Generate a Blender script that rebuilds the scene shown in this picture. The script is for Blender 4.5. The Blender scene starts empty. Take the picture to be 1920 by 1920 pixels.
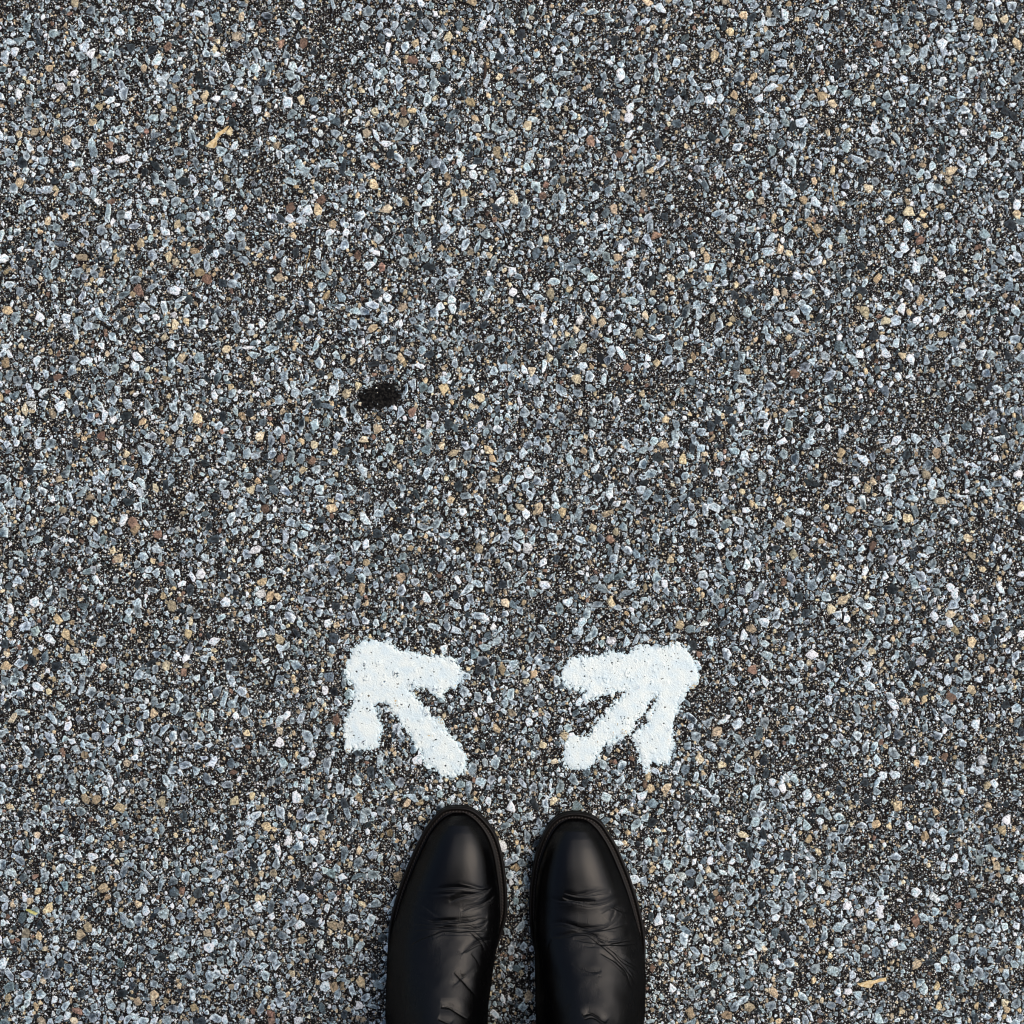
import bpy, math, random
import numpy as np
from mathutils import Vector

R = math.radians
rng = np.random.default_rng(11)
random.seed(5)
S = bpy.context.scene
COL = S.collection

# ------------------------------------------------------------------ camera, light, exposure
CAM_H = 1.2
FOV = R(42)
PX = 2 * CAM_H * math.tan(FOV / 2) / 1920          # metres of ground per photograph pixel
cd = bpy.data.cameras.new('camera')
cam = bpy.data.objects.new('camera', cd)
COL.objects.link(cam)
cam.location = (0, 0, CAM_H)
cam.rotation_euler = (0, 0, 0)
cd.sensor_width = 36
cd.angle = FOV
cd.clip_start = 0.01
cd.clip_end = 1000
S.camera = cam

SUN_EL, SUN_AZ = R(56), R(66)                        # azimuth measured from +Y towards +X
w = bpy.data.worlds.new('World')
S.world = w
w.use_nodes = True
nt = w.node_tree
bg = nt.nodes['Background']
sky = nt.nodes.new('ShaderNodeTexSky')
sky.sky_type = 'NISHITA'
sky.sun_disc = False
sky.sun_elevation = SUN_EL
sky.sun_rotation = SUN_AZ
sky.air_density = 1.0
sky.dust_density = 5.0
sky.ozone_density = 1.0
nt.links.new(sky.outputs[0], bg.inputs[0])
bg.inputs[1].default_value = 0.15
sd = bpy.data.lights.new('sun', 'SUN')
sd.energy = 1.4
sd.angle = R(72)
sd.color = (1.0, 0.985, 0.955)
sun = bpy.data.objects.new('sun', sd)
COL.objects.link(sun)
dv = Vector((math.cos(SUN_EL) * math.sin(SUN_AZ), math.cos(SUN_EL) * math.cos(SUN_AZ), math.sin(SUN_EL)))
sun.rotation_euler = dv.to_track_quat('Z', 'Y').to_euler()
sun.location = (3, 3, 5)

S.render.engine = 'CYCLES'
S.view_settings.view_transform = 'Standard'
S.view_settings.look = 'None'
S.view_settings.exposure = -0.18
S.view_settings.gamma = 1
S.cycles.pixel_filter_type = 'BLACKMAN_HARRIS'
S.cycles.filter_width = 1.1


# ------------------------------------------------------------------ helpers
def P(px, py, z=0.0):
    """photo pixel -> world point at height z"""
    k = (CAM_H - z) / CAM_H
    return ((px - 960) * PX * k, (960 - py) * PX * k, z)


def tag(o, label=None, cat=None, group=None, kind=None):
    if label: o['label'] = label
    if cat: o['category'] = cat
    if group: o['group'] = group
    if kind: o['kind'] = kind
    return o


def link(name, me, mat=None, parent=None):
    o = bpy.data.objects.new(name, me)
    COL.objects.link(o)
    if mat: me.materials.append(mat)
    if parent:
        o.parent = parent
        o.matrix_parent_inverse = parent.matrix_world.inverted()
    return o


def mesh_tris(name, v, t, smooth=False, tint=None):
    me = bpy.data.meshes.new(name)
    v = np.asarray(v, dtype=np.float32)
    t = np.asarray(t, dtype=np.int32)
    k = t.shape[1]
    me.vertices.add(len(v))
    me.vertices.foreach_set('co', v.ravel())
    me.loops.add(t.size)
    me.loops.foreach_set('vertex_index', t.ravel())
    me.polygons.add(len(t))
    me.polygons.foreach_set('loop_start', np.arange(0, t.size, k, dtype=np.int32))
    me.polygons.foreach_set('use_smooth', np.full(len(t), smooth, dtype=bool))
    if tint is not None:
        a = me.attributes.new('tint', 'FLOAT_COLOR', 'POINT')
        c = np.ones((len(v), 4), dtype=np.float32)
        c[:, :3] = tint
        a.data.foreach_set('color', c.ravel())
    me.update(calc_edges=True)
    me.validate()
    return me


def material(name, base=(0.5, 0.5, 0.5), rough=0.6, spec=0.5):
    m = bpy.data.materials.new(name)
    m.use_nodes = True
    b = m.node_tree.nodes['Principled BSDF']
    b.inputs['Base Color'].default_value = (*base, 1)
    b.inputs['Roughness'].default_value = rough
    b.inputs['Specular IOR Level'].default_value = spec
    return m, m.node_tree, b


def node(nt, kind, **kw):
    n = nt.nodes.new(kind)
    for k, v in kw.items():
        if k in n.inputs.keys():
            n.inputs[k].default_value = v
        else:
            setattr(n, k, v)
    return n


def math_node(nt, op, a, b=None, clamp=False):
    n = nt.nodes.new('ShaderNodeMath')
    n.operation = op
    n.use_clamp = clamp
    for i, x in enumerate((a, b)):
        if x is None: continue
        if isinstance(x, (int, float)): n.inputs[i].default_value = x
        else: nt.links.new(x, n.inputs[i])
    return n.outputs[0]


def mix_col(nt, fac, a, b, mode='MIX'):
    n = nt.nodes.new('ShaderNodeMix')
    n.data_type = 'RGBA'
    n.blend_type = mode
    for i, x in ((0, fac), (6, a), (7, b)):
        if isinstance(x, (int, float)): n.inputs[i].default_value = x
        elif isinstance(x, tuple): n.inputs[i].default_value = (*x, 1)
        else: nt.links.new(x, n.inputs[i])
    return n.outputs[2]


def ramp(nt, src, stops, interp='LINEAR'):
    n = nt.nodes.new('ShaderNodeValToRGB')
    n.color_ramp.interpolation = interp
    e = n.color_ramp.elements
    while len(e) < len(stops): e.new(0.5)
    for el, (p, c) in zip(e, stops):
        el.position = p
        el.color = (*c, 1) if isinstance(c, tuple) else (c, c, c, 1)
    nt.links.new(src, n.inputs[0])
    return n.outputs[0]


def bump(nt, h, strength, dist):
    n = nt.nodes.new('ShaderNodeBump')
    n.inputs['Strength'].default_value = strength
    n.inputs['Distance'].default_value = dist
    nt.links.new(h, n.inputs['Height'])
    return n.outputs[0]


def vnoise(shape, cell, seed):
    """smooth value noise on a raster, -1..1; cell in raster samples"""
    r = np.random.default_rng(seed)
    h, wd = shape
    gy, gx = int(h / cell) + 3, int(wd / cell) + 3
    g = r.uniform(-1, 1, (gy, gx))
    y = np.arange(h) / cell
    x = np.arange(wd) / cell
    yi, xi = y.astype(int), x.astype(int)
    fy, fx = y - yi, x - xi
    fy, fx = fy * fy * (3 - 2 * fy), fx * fx * (3 - 2 * fx)
    a = g[np.ix_(yi, xi)]; b = g[np.ix_(yi, xi + 1)]
    c = g[np.ix_(yi + 1, xi)]; d = g[np.ix_(yi + 1, xi + 1)]
    fx = fx[None, :]; fy = fy[:, None]
    return (a * (1 - fx) + b * fx) * (1 - fy) + (c * (1 - fx) + d * fx) * fy


def catmull(pts, n_per=8, closed=True):
    pts = np.asarray(pts, float)
    N = len(pts)
    out = []
    rngi = range(N) if closed else range(N - 1)
    for i in rngi:
        if closed: p0, p1, p2, p3 = pts[i - 1], pts[i], pts[(i + 1) % N], pts[(i + 2) % N]
        else: p0, p1, p2, p3 = pts[max(i - 1, 0)], pts[i], pts[i + 1], pts[min(i + 2, N - 1)]
        for k in range(n_per):
            t = k / n_per
            out.append(0.5 * ((2 * p1) + (-p0 + p2) * t + (2 * p0 - 5 * p1 + 4 * p2 - p3) * t * t
                              + (-p0 + 3 * p1 - 3 * p2 + p3) * t ** 3))
    if not closed: out.append(pts[-1])
    return np.array(out)


# ------------------------------------------------------------------ materials
def ground_material():
    m, nt, b = material('bitumen_and_sand', rough=0.85, spec=0.12)
    L = nt.links
    tc = nt.nodes.new('ShaderNodeTexCoord').outputs['Object']
    wn = node(nt, 'ShaderNodeTexNoise', Scale=900.0, Detail=2.0)
    L.new(tc, wn.inputs['Vector'])
    mp = nt.nodes.new('ShaderNodeVectorMath'); mp.operation = 'MULTIPLY_ADD'
    L.new(wn.outputs['Color'], mp.inputs[0])
    mp.inputs[1].default_value = (0.0009,) * 3
    L.new(tc, mp.inputs[2])
    v = mp.outputs[0]
    big = node(nt, 'ShaderNodeTexNoise', Scale=35.0, Detail=3.0)
    L.new(tc, big.inputs['Vector'])
    base = ramp(nt, big.outputs['Fac'], [(0.3, (0.003, 0.0022, 0.002)), (0.7, (0.011, 0.008, 0.0065))])
    hgt = None
    for sc, lo, hi in ((1150.0, -0.26, 0.54), (720.0, -0.22, 0.58), (430.0, -0.24, 0.56)):
        vo = node(nt, 'ShaderNodeTexVoronoi', Scale=sc)
        vo.voronoi_dimensions = '2D'
        L.new(v, vo.inputs['Vector'])
        se = nt.nodes.new('ShaderNodeSeparateColor')
        L.new(vo.outputs['Color'], se.inputs[0])
        rad = math_node(nt, 'MULTIPLY_ADD', se.outputs[0], hi - lo)
        rad.node.inputs[2].default_value = lo - 0.12
        inside = math_node(nt, 'GREATER_THAN', rad, vo.outputs['Distance'])
        colr = ramp(nt, se.outputs[1], [(0.0, (0.010, 0.009, 0.009)), (0.24, (0.05, 0.05, 0.05)), (0.42, (0.20, 0.225, 0.225)),
                                        (0.58, (0.36, 0.32, 0.25)), (0.72, (0.58, 0.54, 0.46)), (0.84, (0.80, 0.82, 0.80))], 'CONSTANT')
        base = mix_col(nt, inside, base, colr)
        hh = math_node(nt, 'MULTIPLY', inside, math_node(nt, 'SUBTRACT', rad, vo.outputs['Distance']))
        hgt = hh if hgt is None else math_node(nt, 'MAXIMUM', hgt, hh)
    ln = nt.nodes.new('ShaderNodeVectorMath'); ln.operation = 'LENGTH'
    L.new(tc, ln.inputs[0])
    far = math_node(nt, 'MULTIPLY', math_node(nt, 'SUBTRACT', ln.outputs['Value'], 2.4), 2.0, True)
    vo = node(nt, 'ShaderNodeTexVoronoi', Scale=170.0); vo.voronoi_dimensions = '2D'
    L.new(v, vo.inputs['Vector'])
    se = nt.nodes.new('ShaderNodeSeparateColor'); L.new(vo.outputs['Color'], se.inputs[0])
    ins = math_node(nt, 'GREATER_THAN', math_node(nt, 'MULTIPLY_ADD', se.outputs[0], .25), vo.outputs['Distance'])
    ins.node.inputs[0].links[0].from_node.inputs[2].default_value = .28
    colr = ramp(nt, se.outputs[1], [(0.0, (0.03, 0.04, 0.05)), (0.25, (0.15, 0.19, 0.21)), (0.5, (0.30, 0.37, 0.39)), (0.75, (0.36, 0.31, 0.23)), (0.85, (0.62, 0.68, 0.69))], 'CONSTANT')
    base = mix_col(nt, math_node(nt, 'MULTIPLY', ins, far), base, colr)
    L.new(base, b.inputs['Base Color'])
    L.new(bump(nt, hgt, 0.8, 0.0012), b.inputs['Normal'])
    return m


def stone_material():
    m, nt, b = material('crushed_stone', rough=0.6, spec=0.16)
    L = nt.links
    at = nt.nodes.new('ShaderNodeAttribute'); at.attribute_name = 'tint'
    tc = nt.nodes.new('ShaderNodeTexCoord').outputs['Object']
    n1 = node(nt, 'ShaderNodeTexNoise', Scale=650.0, Detail=4.0, Roughness=0.65)
    L.new(tc, n1.inputs['Vector'])
    k = ramp(nt, n1.outputs['Fac'], [(0.28, 0.35), (0.5, 1.0), (0.72, 1.7)])
    n2 = node(nt, 'ShaderNodeTexNoise', Scale=230.0, Detail=3.0, Roughness=0.6, Distortion=2.2)
    L.new(tc, n2.inputs['Vector'])
    dust = ramp(nt, n2.outputs['Fac'], [(0.54, 0.0), (0.64, 0.5)])
    vein = ramp(nt, n2.outputs['Fac'], [(0.36, 0.32), (0.44, 1.0)])
    pale = mix_col(nt, 1.0, at.outputs['Color'], (2.6, 2.7, 2.8), 'MULTIPLY')
    c = mix_col(nt, dust, at.outputs['Color'], pale)
    c = mix_col(nt, 1.0, c, vein, 'MULTIPLY')
    c = mix_col(nt, 1.0, c, k, 'MULTIPLY')
    c = mix_col(nt, 1.0, c, (.93, .93, .93), 'DARKEN')
    L.new(c, b.inputs['Base Color'])
    L.new(bump(nt, n1.outputs['Fac'], 0.5, 0.0006), b.inputs['Normal'])
    return m


def paint_material():
    m, nt, b = material('white_road_paint', rough=0.7, spec=0.25)
    L = nt.links
    tc = nt.nodes.new('ShaderNodeTexCoord').outputs['Object']
    n1 = node(nt, 'ShaderNodeTexNoise', Scale=90.0, Detail=3.0)
    n2 = node(nt, 'ShaderNodeTexNoise', Scale=750.0, Detail=3.0)
    L.new(tc, n1.inputs['Vector']); L.new(tc, n2.inputs['Vector'])
    at = nt.nodes.new('ShaderNodeAttribute'); at.attribute_name = 'tint'
    c = ramp(nt, n1.outputs['Fac'], [(0.35, (0.74, 0.85, 0.86)), (0.62, (0.85, 0.91, 0.86))])
    c = mix_col(nt, 1.0, c, at.outputs['Color'], 'MULTIPLY')
    k = ramp(nt, n2.outputs['Fac'], [(0.3, 0.90), (0.6, 1.0)])
    c = mix_col(nt, 1.0, c, k, 'MULTIPLY')
    L.new(c, b.inputs['Base Color'])
    L.new(bump(nt, n2.outputs['Fac'], 0.5, 0.0006), b.inputs['Normal'])
    return m


def leather_material():
    m, nt, b = material('black_leather', base=(0.0012, 0.0012, 0.0014), rough=0.3, spec=0.28)
    L = nt.links
    tc = nt.nodes.new('ShaderNodeTexCoord').outputs['Object']
    n1 = node(nt, 'ShaderNodeTexNoise', Scale=60.0, Detail=4.0)
    n2 = node(nt, 'ShaderNodeTexVoronoi', Scale=1500.0)
    mp = nt.nodes.new('ShaderNodeMapping'); mp.inputs['Scale'].default_value = (420, 45, 120)
    st = node(nt, 'ShaderNodeTexNoise', Scale=1.0, Detail=3.0)
    L.new(tc, n1.inputs['Vector']); L.new(tc, n2.inputs['Vector'])
    L.new(tc, mp.inputs[0]); L.new(mp.outputs[0], st.inputs['Vector'])
    r = math_node(nt, 'ADD', math_node(nt, 'MULTIPLY', n1.outputs['Fac'], 0.16),
                  math_node(nt, 'MULTIPLY', st.outputs['Fac'], 0.12))
    wa = nt.nodes.new('ShaderNodeAttribute'); wa.attribute_name = 'wear'
    r = math_node(nt, 'ADD', r, math_node(nt, 'SUBTRACT', math_node(nt, 'MULTIPLY', wa.outputs['Fac'], 0.15), 0.04))
    h = math_node(nt, 'ADD', math_node(nt, 'MULTIPLY', n2.outputs['Distance'], 0.9),
                  math_node(nt, 'ADD', math_node(nt, 'MULTIPLY', st.outputs['Fac'], 0.5), n1.outputs['Fac']))
    nrm = bump(nt, h, 0.22, 0.0006)
    # polished black leather: a dye layer that swallows light under a thin wax sheen
    df = node(nt, 'ShaderNodeBsdfDiffuse'); df.inputs['Color'].default_value = (.0012, .0012, .0014, 1)
    gl = node(nt, 'ShaderNodeBsdfGlossy')
    lw = node(nt, 'ShaderNodeLayerWeight'); lw.inputs['Blend'].default_value = .12
    gc = mix_col(nt, lw.outputs['Facing'], (.025, .0245, .024), (.045, .040, .037))
    L.new(gc, gl.inputs['Color'])
    L.new(r, gl.inputs['Roughness'])
    L.new(nrm, gl.inputs['Normal']); L.new(nrm, df.inputs['Normal'])
    ad = node(nt, 'ShaderNodeAddShader')
    L.new(df.outputs[0], ad.inputs[0]); L.new(gl.outputs[0], ad.inputs[1])
    L.new(ad.outputs[0], nt.nodes['Material Output'].inputs['Surface'])
    nt.nodes.remove(b)
    return m


M_GROUND = ground_material()
M_STONE = stone_material()
M_PAINT = paint_material()
M_LEATHER = leather_material()


# ------------------------------------------------------------------ the setting
gv = [(-60, -60, 0), (60, -60, 0), (60, 60, 0), (-60, 60, 0)]
g = link('road', mesh_tris('road', gv, [(0, 1, 2, 3)]), M_GROUND)
tag(g, kind='structure')

# ------------------------------------------------------------------ stone chips pressed into the road
TILE = 1.2
NP_ = int(TILE / PX)
HALF = NP_ / 2
occ = np.zeros((NP_, NP_), bool)

BLUE, PALE, GREY, DARK, BEIGE, WHITE, RUST, MILKY = range(8)
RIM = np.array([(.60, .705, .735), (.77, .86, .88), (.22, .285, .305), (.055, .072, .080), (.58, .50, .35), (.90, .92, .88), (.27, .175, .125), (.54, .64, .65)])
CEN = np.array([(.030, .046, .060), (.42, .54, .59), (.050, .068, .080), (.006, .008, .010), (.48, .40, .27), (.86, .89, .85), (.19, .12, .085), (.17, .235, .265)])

# stones that stand out in the photograph: px, py, rx, ry, turn, kind
MARKED = [
    (115, 165, 11, 12, 20, WHITE), (1805, 248, 8, 9, 0, WHITE), (1178, 222, 9, 11, 30, WHITE), (293, 595, 8, 7, 0, WHITE),
    (88, 356, 12, 11, 0, PALE), (225, 300, 17, 8, -8, WHITE), (538, 192, 11, 11, 0, PALE), (1110, 521, 11, 9, 0, PALE),
    (974, 752, 4, 12, -15, WHITE), (466, 652, 12, 4, 0, WHITE), (1377, 846, 11, 9, 20, PALE), (523, 1392, 11, 9, -30, WHITE),
    (1465, 118, 14, 9, 15, PALE), (901, 1466, 10, 10, 0, PALE), (886, 1441, 8, 15, 5, PALE), (1286, 588, 8, 19, 25, BLUE),
    (1272, 606, 6, 16, 32, BLUE), (1680, 600, 10, 15, -10, PALE), (1114, 601, 7, 10, -30, BEIGE), (600, 250, 6, 7, 0, WHITE),
    (1146, 1202, 10, 8, 20, WHITE), (1175, 1204, 8, 12, 10, PALE), (1128, 672, 9, 15, -30, DARK), (1140, 676, 8, 11, 20, BLUE),
    (1164, 662, 6, 16, -35, PALE), (906, 1240, 12, 9, 20, BLUE), (1296, 1345, 7, 14, -35, BLUE), (941, 1254, 7, 11, 0, BEIGE),
    (566, 798, 8, 14, 10, BLUE), (760, 730, 7, 16, 15, BLUE), (774, 720, 8, 12, -15, PALE), (791, 658, 9, 9, -20, PALE),
    (833, 712, 8, 7, 0, PALE), (803, 796, 6, 10, 15, WHITE), (734, 692, 6, 6, 0, RUST), (718, 690, 9, 8, 0, BLUE),
    (408, 709, 7, 14, 30, GREY), (217, 485, 6, 9, 0, BEIGE), (612, 556, 6, 11, 30, BEIGE), (985, 398, 12, 16, -30, BLUE),
    (1045, 75, 8, 13, 10, BLUE), (930, 80, 8, 11, 20, PALE), (1650, 1712, 8, 12, -10, WHITE), (1690, 1775, 9, 9, 0, PALE),
    (1608, 1864, 9, 9, 0, PALE), (1589, 1859, 8, 6, -20, WHITE), (1570, 1860, 9, 9, 0, PALE), (1545, 1755, 7, 14, 18, BLUE),
    (18, 1850, 10, 12, 0, GREY), (602, 1770, 7, 11, 0, WHITE), (495, 1810, 9, 8, 0, PALE), (1440, 470, 12, 9, 0, PALE),
    (1400, 1060, 8, 12, 0, PALE), (1580, 1555, 10, 12, 40, BLUE), (1845, 440, 12, 9, 0, PALE), (1850, 700, 9, 9, 0, BLUE),
    (365, 470, 9, 8, 0, BEIGE), (1228, 1610, 7, 6, 0, BLUE), (1223, 1815, 6, 9, 15, RUST), (1725, 450, 9, 9, 0, RUST),
    (870, 575, 12, 8, -25, BLUE), (1492, 860, 10, 13, 10, BLUE), (1190, 1285, 9, 10, 0, PALE), (640, 280, 8, 9, 0, BLUE),
    (870, 887, 7, 9, 0, PALE), (1700, 1230, 7, 10, -20, BLUE), (880, 1085, 8, 9, 10, PALE), (170, 780, 9, 9, 0, BLUE),
    (1068, 860, 7, 14, -35, PALE), (1205, 870, 9, 13, 15, BLUE), (1300, 980, 10, 8, 10, PALE), (500, 30, 10, 8, 0, BLUE),
]


def disc_ok(cx, cy, r, mark=True, frac=0.12):
    r = max(r, 1)
    x0, x1 = int(cx - r), int(cx + r) + 1
    y0, y1 = int(cy - r), int(cy + r) + 1
    if x0 < 0 or y0 < 0 or x1 >= NP_ or y1 >= NP_: return False
    yy, xx = np.ogrid[y0 - cy:y1 - cy, x0 - cx:x1 - cx]
    d = (xx * xx + yy * yy) <= r * r
    o = occ[y0:y1, x0:x1]
    if (o & d).sum() > frac * d.sum(): return False
    if mark: o |= d
    return True


stones = []     # x, y (tile px from centre, y up), a, b, angle, class
for (sx, sy, a, b_, ang, k) in MARKED:
    cx, cy = sx - 960, 960 - sy
    stones.append((cx, cy, a, b_, R(-ang), k, 1))
    disc_ok(cx + HALF, cy + HALF, math.sqrt(a * b_))

PL = np.cumsum([.44, .17, .07, .075, .10, .010, .015, .12])
PM = np.cumsum([.30, .23, .07, .08, .17, .025, .018, .107])
dens = vnoise((NP_, NP_), 130, 3) * 0.5 + vnoise((NP_, NP_), 45, 4) * 0.5      # bare and crowded areas
NL, NM = 23000, 60000
for n_try, lo, hi, pr, frac in ((NL, 4.8, 11.0, PL, 0.11), (NM, 2.9, 5.2, PM, 0.20)):
    xs = rng.uniform(8, NP_ - 8, n_try); ys = rng.uniform(8, NP_ - 8, n_try)
    sz = lo + (hi - lo) * rng.power(0.62 if lo < 5 else 0.46, n_try) ** 1.25
    sz = np.sort(sz)[::-1]
    asp = 1 + rng.gamma(2.0, 0.24, n_try)
    ang = np.where(rng.random(n_try) < 0.55, rng.normal(math.pi / 2, 0.5, n_try), rng.uniform(0, math.pi, n_try))
    u = rng.random(n_try)
    kk = np.searchsorted(pr, u).clip(0, 7)
    q = rng.random(n_try)
    for i in range(n_try):
        if q[i] < 0.18 - 0.85 * dens[int(ys[i]), int(xs[i])]: continue
        asx = min(asp[i], 2.6) if kk[i] not in (BEIGE, WHITE, RUST) else min(asp[i], 1.4)
        rr = sz[i] * (0.8 if kk[i] in (BEIGE, RUST) and lo > 5 else 1)
        a = rr * math.sqrt(asx); b_ = rr / math.sqrt(asx)
        if disc_ok(xs[i], ys[i], rr * 0.92, frac=frac):
            stones.append((xs[i] - HALF, ys[i] - HALF, a, b_, ang[i], kk[i], 1 if lo > 5 else 2))
st = np.array(stones)
nS = 120000
sx = rng.uniform(4, NP_ - 4, nS); sy = rng.uniform(4, NP_ - 4, nS)
keep = ~occ[sy.astype(int), sx.astype(int)]
sx, sy = sx[keep], sy[keep]
n = len(sx)
sr = 1.2 + 1.7 * rng.power(0.6, n)
sa = 1 + rng.gamma(1.5, 0.25, n)
PS = np.cumsum([.07, .30, .12, .10, .20, .11, .006, .094])
sk = np.searchsorted(PS, rng.random(n)).clip(0, 7)
small = np.stack([sx - HALF, sy - HALF, sr * np.sqrt(sa), sr / np.sqrt(sa), rng.uniform(0, 3.14, n), sk, np.full(n, 3.)], 1)


def build_stones(A, nv, rings, zr, rough, dome):
    """A: stone rows; rings: list of (scale, height fraction, tint weight of the middle colour)"""
    K = len(A)
    th = (np.arange(nv)[None, :] + rng.uniform(-.42, .42, (K, nv))) * 2 * math.pi / nv
    rj = rng.uniform(1 - rough, 1 + rough * 0.8, (K, nv))
    ux, uy = np.cos(th) * rj, np.sin(th) * rj
    a, b = A[:, 2:3] * PX, A[:, 3:4] * PX
    ca, sa_ = np.cos(A[:, 4:5]), np.sin(A[:, 4:5])
    t = rng.uniform(zr[0], zr[1], (K, 1))
    gx, gy = rng.normal(0, .09, (K, 1)), rng.normal(0, .09, (K, 1))
    cls = A[:, 5].astype(int)
    var = rng.uniform(.5, 1.35, (K, 1, 1)) * (1 + rng.normal(0, .018, (K, 1, 3)))
    rim = RIM[cls][:, None, :] * var
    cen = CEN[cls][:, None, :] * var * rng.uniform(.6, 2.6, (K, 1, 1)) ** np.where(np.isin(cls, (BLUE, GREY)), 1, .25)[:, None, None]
    warm = np.where(cls == BEIGE, rng.uniform(0, 1, K), 0)[:, None, None]
    tan_ = np.array((.96, .86, .73)) * warm + (1 - warm)
    rim = rim * tan_; cen = cen * tan_
    th0 = rng.uniform(0, 6.28, (K, 1))
    lop = rng.uniform(0, .75, (K, 1)) * np.isin(cls, (BLUE, GREY, MILKY))[:, None]
    V, C = [], []
    for (s, zf, cw) in rings:
        s_ = s if s > .95 else s * rng.uniform(.9, 1.1, (K, nv))
        x, y = ux * a * s_, uy * b * s_
        X = A[:, 0:1] * PX + x * ca - y * sa_
        Y = A[:, 1:2] * PX + x * sa_ + y * ca
        Z = np.full((K, nv), -0.0006) if zf < 0 else t * zf + (gx * x + gy * y)
        V.append(np.stack([X, Y, Z], 2))
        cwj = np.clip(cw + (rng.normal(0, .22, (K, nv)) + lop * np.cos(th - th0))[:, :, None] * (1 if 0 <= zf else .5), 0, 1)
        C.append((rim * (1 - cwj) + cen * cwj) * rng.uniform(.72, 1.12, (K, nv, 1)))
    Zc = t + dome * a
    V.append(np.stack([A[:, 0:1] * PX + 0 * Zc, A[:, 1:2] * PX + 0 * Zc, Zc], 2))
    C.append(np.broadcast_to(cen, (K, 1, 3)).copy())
    V = np.concatenate(V, 1); C = np.concatenate(C, 1)
    T = []
    m = len(rings)
    for r in range(m - 1):
        for i in range(nv):
            j = (i + 1) % nv
            p, q, r2, s2 = r * nv + i, r * nv + j, (r + 1) * nv + j, (r + 1) * nv + i
            T += [(p, q, r2), (p, r2, s2)]
    for i in range(nv):
        T.append(((m - 1) * nv + i, (m - 1) * nv + (i + 1) % nv, m * nv))
    T = np.array(T)[None] + (np.arange(K) * (m * nv + 1))[:, None, None]
    return V.reshape(-1, 3), C.reshape(-1, 3), T.reshape(-1, 3), t[:, 0], gx[:, 0], gy[:, 0]


LG, MD = st[st[:, 6] == 1], st[st[:, 6] == 2]
parts, tops = [], []
for A, nv, rings, zr, ro, dm in (
        (LG, 7, [(1, -1, 0), (1, .45, 0), (.87, .93, .08), (.66, 1, .92)], (.0008, .0019), .34, .01),
        (MD, 6, [(1, -1, 0), (1, .45, 0), (.76, .95, .2)], (.0006, .0014), .30, .02),
        (small, 5, [(1, -1, .4), (.85, .55, .3)], (.0003, .0009), .2, .05)):
    v, c, t, tt, gx, gy = build_stones(A, nv, rings, zr, ro, dm)
    parts.append((v, c, t))
    tops.append((A, tt, gx, gy))
off, VV, CC, TT = 0, [], [], []
for v, c, t in parts:
    VV.append(v); CC.append(c); TT.append(t + off); off += len(v)
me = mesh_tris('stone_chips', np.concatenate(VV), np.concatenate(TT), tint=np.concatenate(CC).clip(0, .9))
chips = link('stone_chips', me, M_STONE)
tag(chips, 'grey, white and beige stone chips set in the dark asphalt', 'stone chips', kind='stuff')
STEP = TILE - 16 * PX
ring_ = [(ix, iy) for ix in range(-2, 3) for iy in range(-2, 3) if (ix, iy) != (0, 0)]
for k, (ix, iy) in enumerate(ring_):
    c = chips.copy()
    COL.objects.link(c)
    c.location = (ix * STEP, iy * STEP, 0)
    c.rotation_euler = (0, 0, math.pi / 2 * (1 + (k * 7) % 3))
    tag(c, 'stone chips of the asphalt further out, beyond the arrows', kind='stuff')


# ------------------------------------------------------------------ the painted arrows
def surface_raster(x0, y0, x1, y1, res):
    """height of the chips on a raster over photo pixels x0..x1, y0..y1"""
    W, H = int((x1 - x0) * res), int((y1 - y0) * res)
    Z = np.zeros((H, W))
    for A, tt, gx, gy in tops:
        px = A[:, 0] + 960; py = 960 - A[:, 1]
        sel = np.where((px > x0 - 14) & (px < x1 + 14) & (py > y0 - 14) & (py < y1 + 14))[0]
        for i in sel:
            a, b_, an = A[i, 2], A[i, 3], A[i, 4]
            r = max(a, b_)
            c0, c1 = int((px[i] - r - x0) * res), int((px[i] + r - x0) * res) + 2
            r0, r1 = int((py[i] - r - y0) * res), int((py[i] + r - y0) * res) + 2
            c0, r0 = max(c0, 0), max(r0, 0); c1, r1 = min(c1, W), min(r1, H)
            if c0 >= c1 or r0 >= r1: continue
            X = (np.arange(c0, c1) + .5) / res + x0 - px[i]
            Y = -((np.arange(r0, r1) + .5) / res + y0 - py[i])
            X, Y = np.meshgrid(X, Y)
            lx = X * math.cos(an) + Y * math.sin(an)
            ly = -X * math.sin(an) + Y * math.cos(an)
            q = np.sqrt((lx / a) ** 2 + (ly / b_) ** 2)
            hgt = (tt[i] + (gx[i] * lx + gy[i] * ly) * PX) * np.clip((1.12 - q) / .35, 0, 1) ** .6
            Z[r0:r1, c0:c1] = np.maximum(Z[r0:r1, c0:c1], hgt)
    return Z


def box(Z, k):
    for ax in (0, 1):
        Zp = np.concatenate([np.repeat(np.take(Z, [0], ax), k, ax), Z, np.repeat(np.take(Z, [-1], ax), k, ax)], ax)
        cs = np.cumsum(Zp, ax)
        nn = Z.shape[ax]
        cs = np.concatenate([np.zeros_like(np.take(cs, [0], ax)), cs], ax)
        Z = (np.take(cs, range(2 * k + 1, 2 * k + 1 + nn), ax) - np.take(cs, range(0, nn), ax)) / (2 * k + 1)
    return Z


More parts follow.
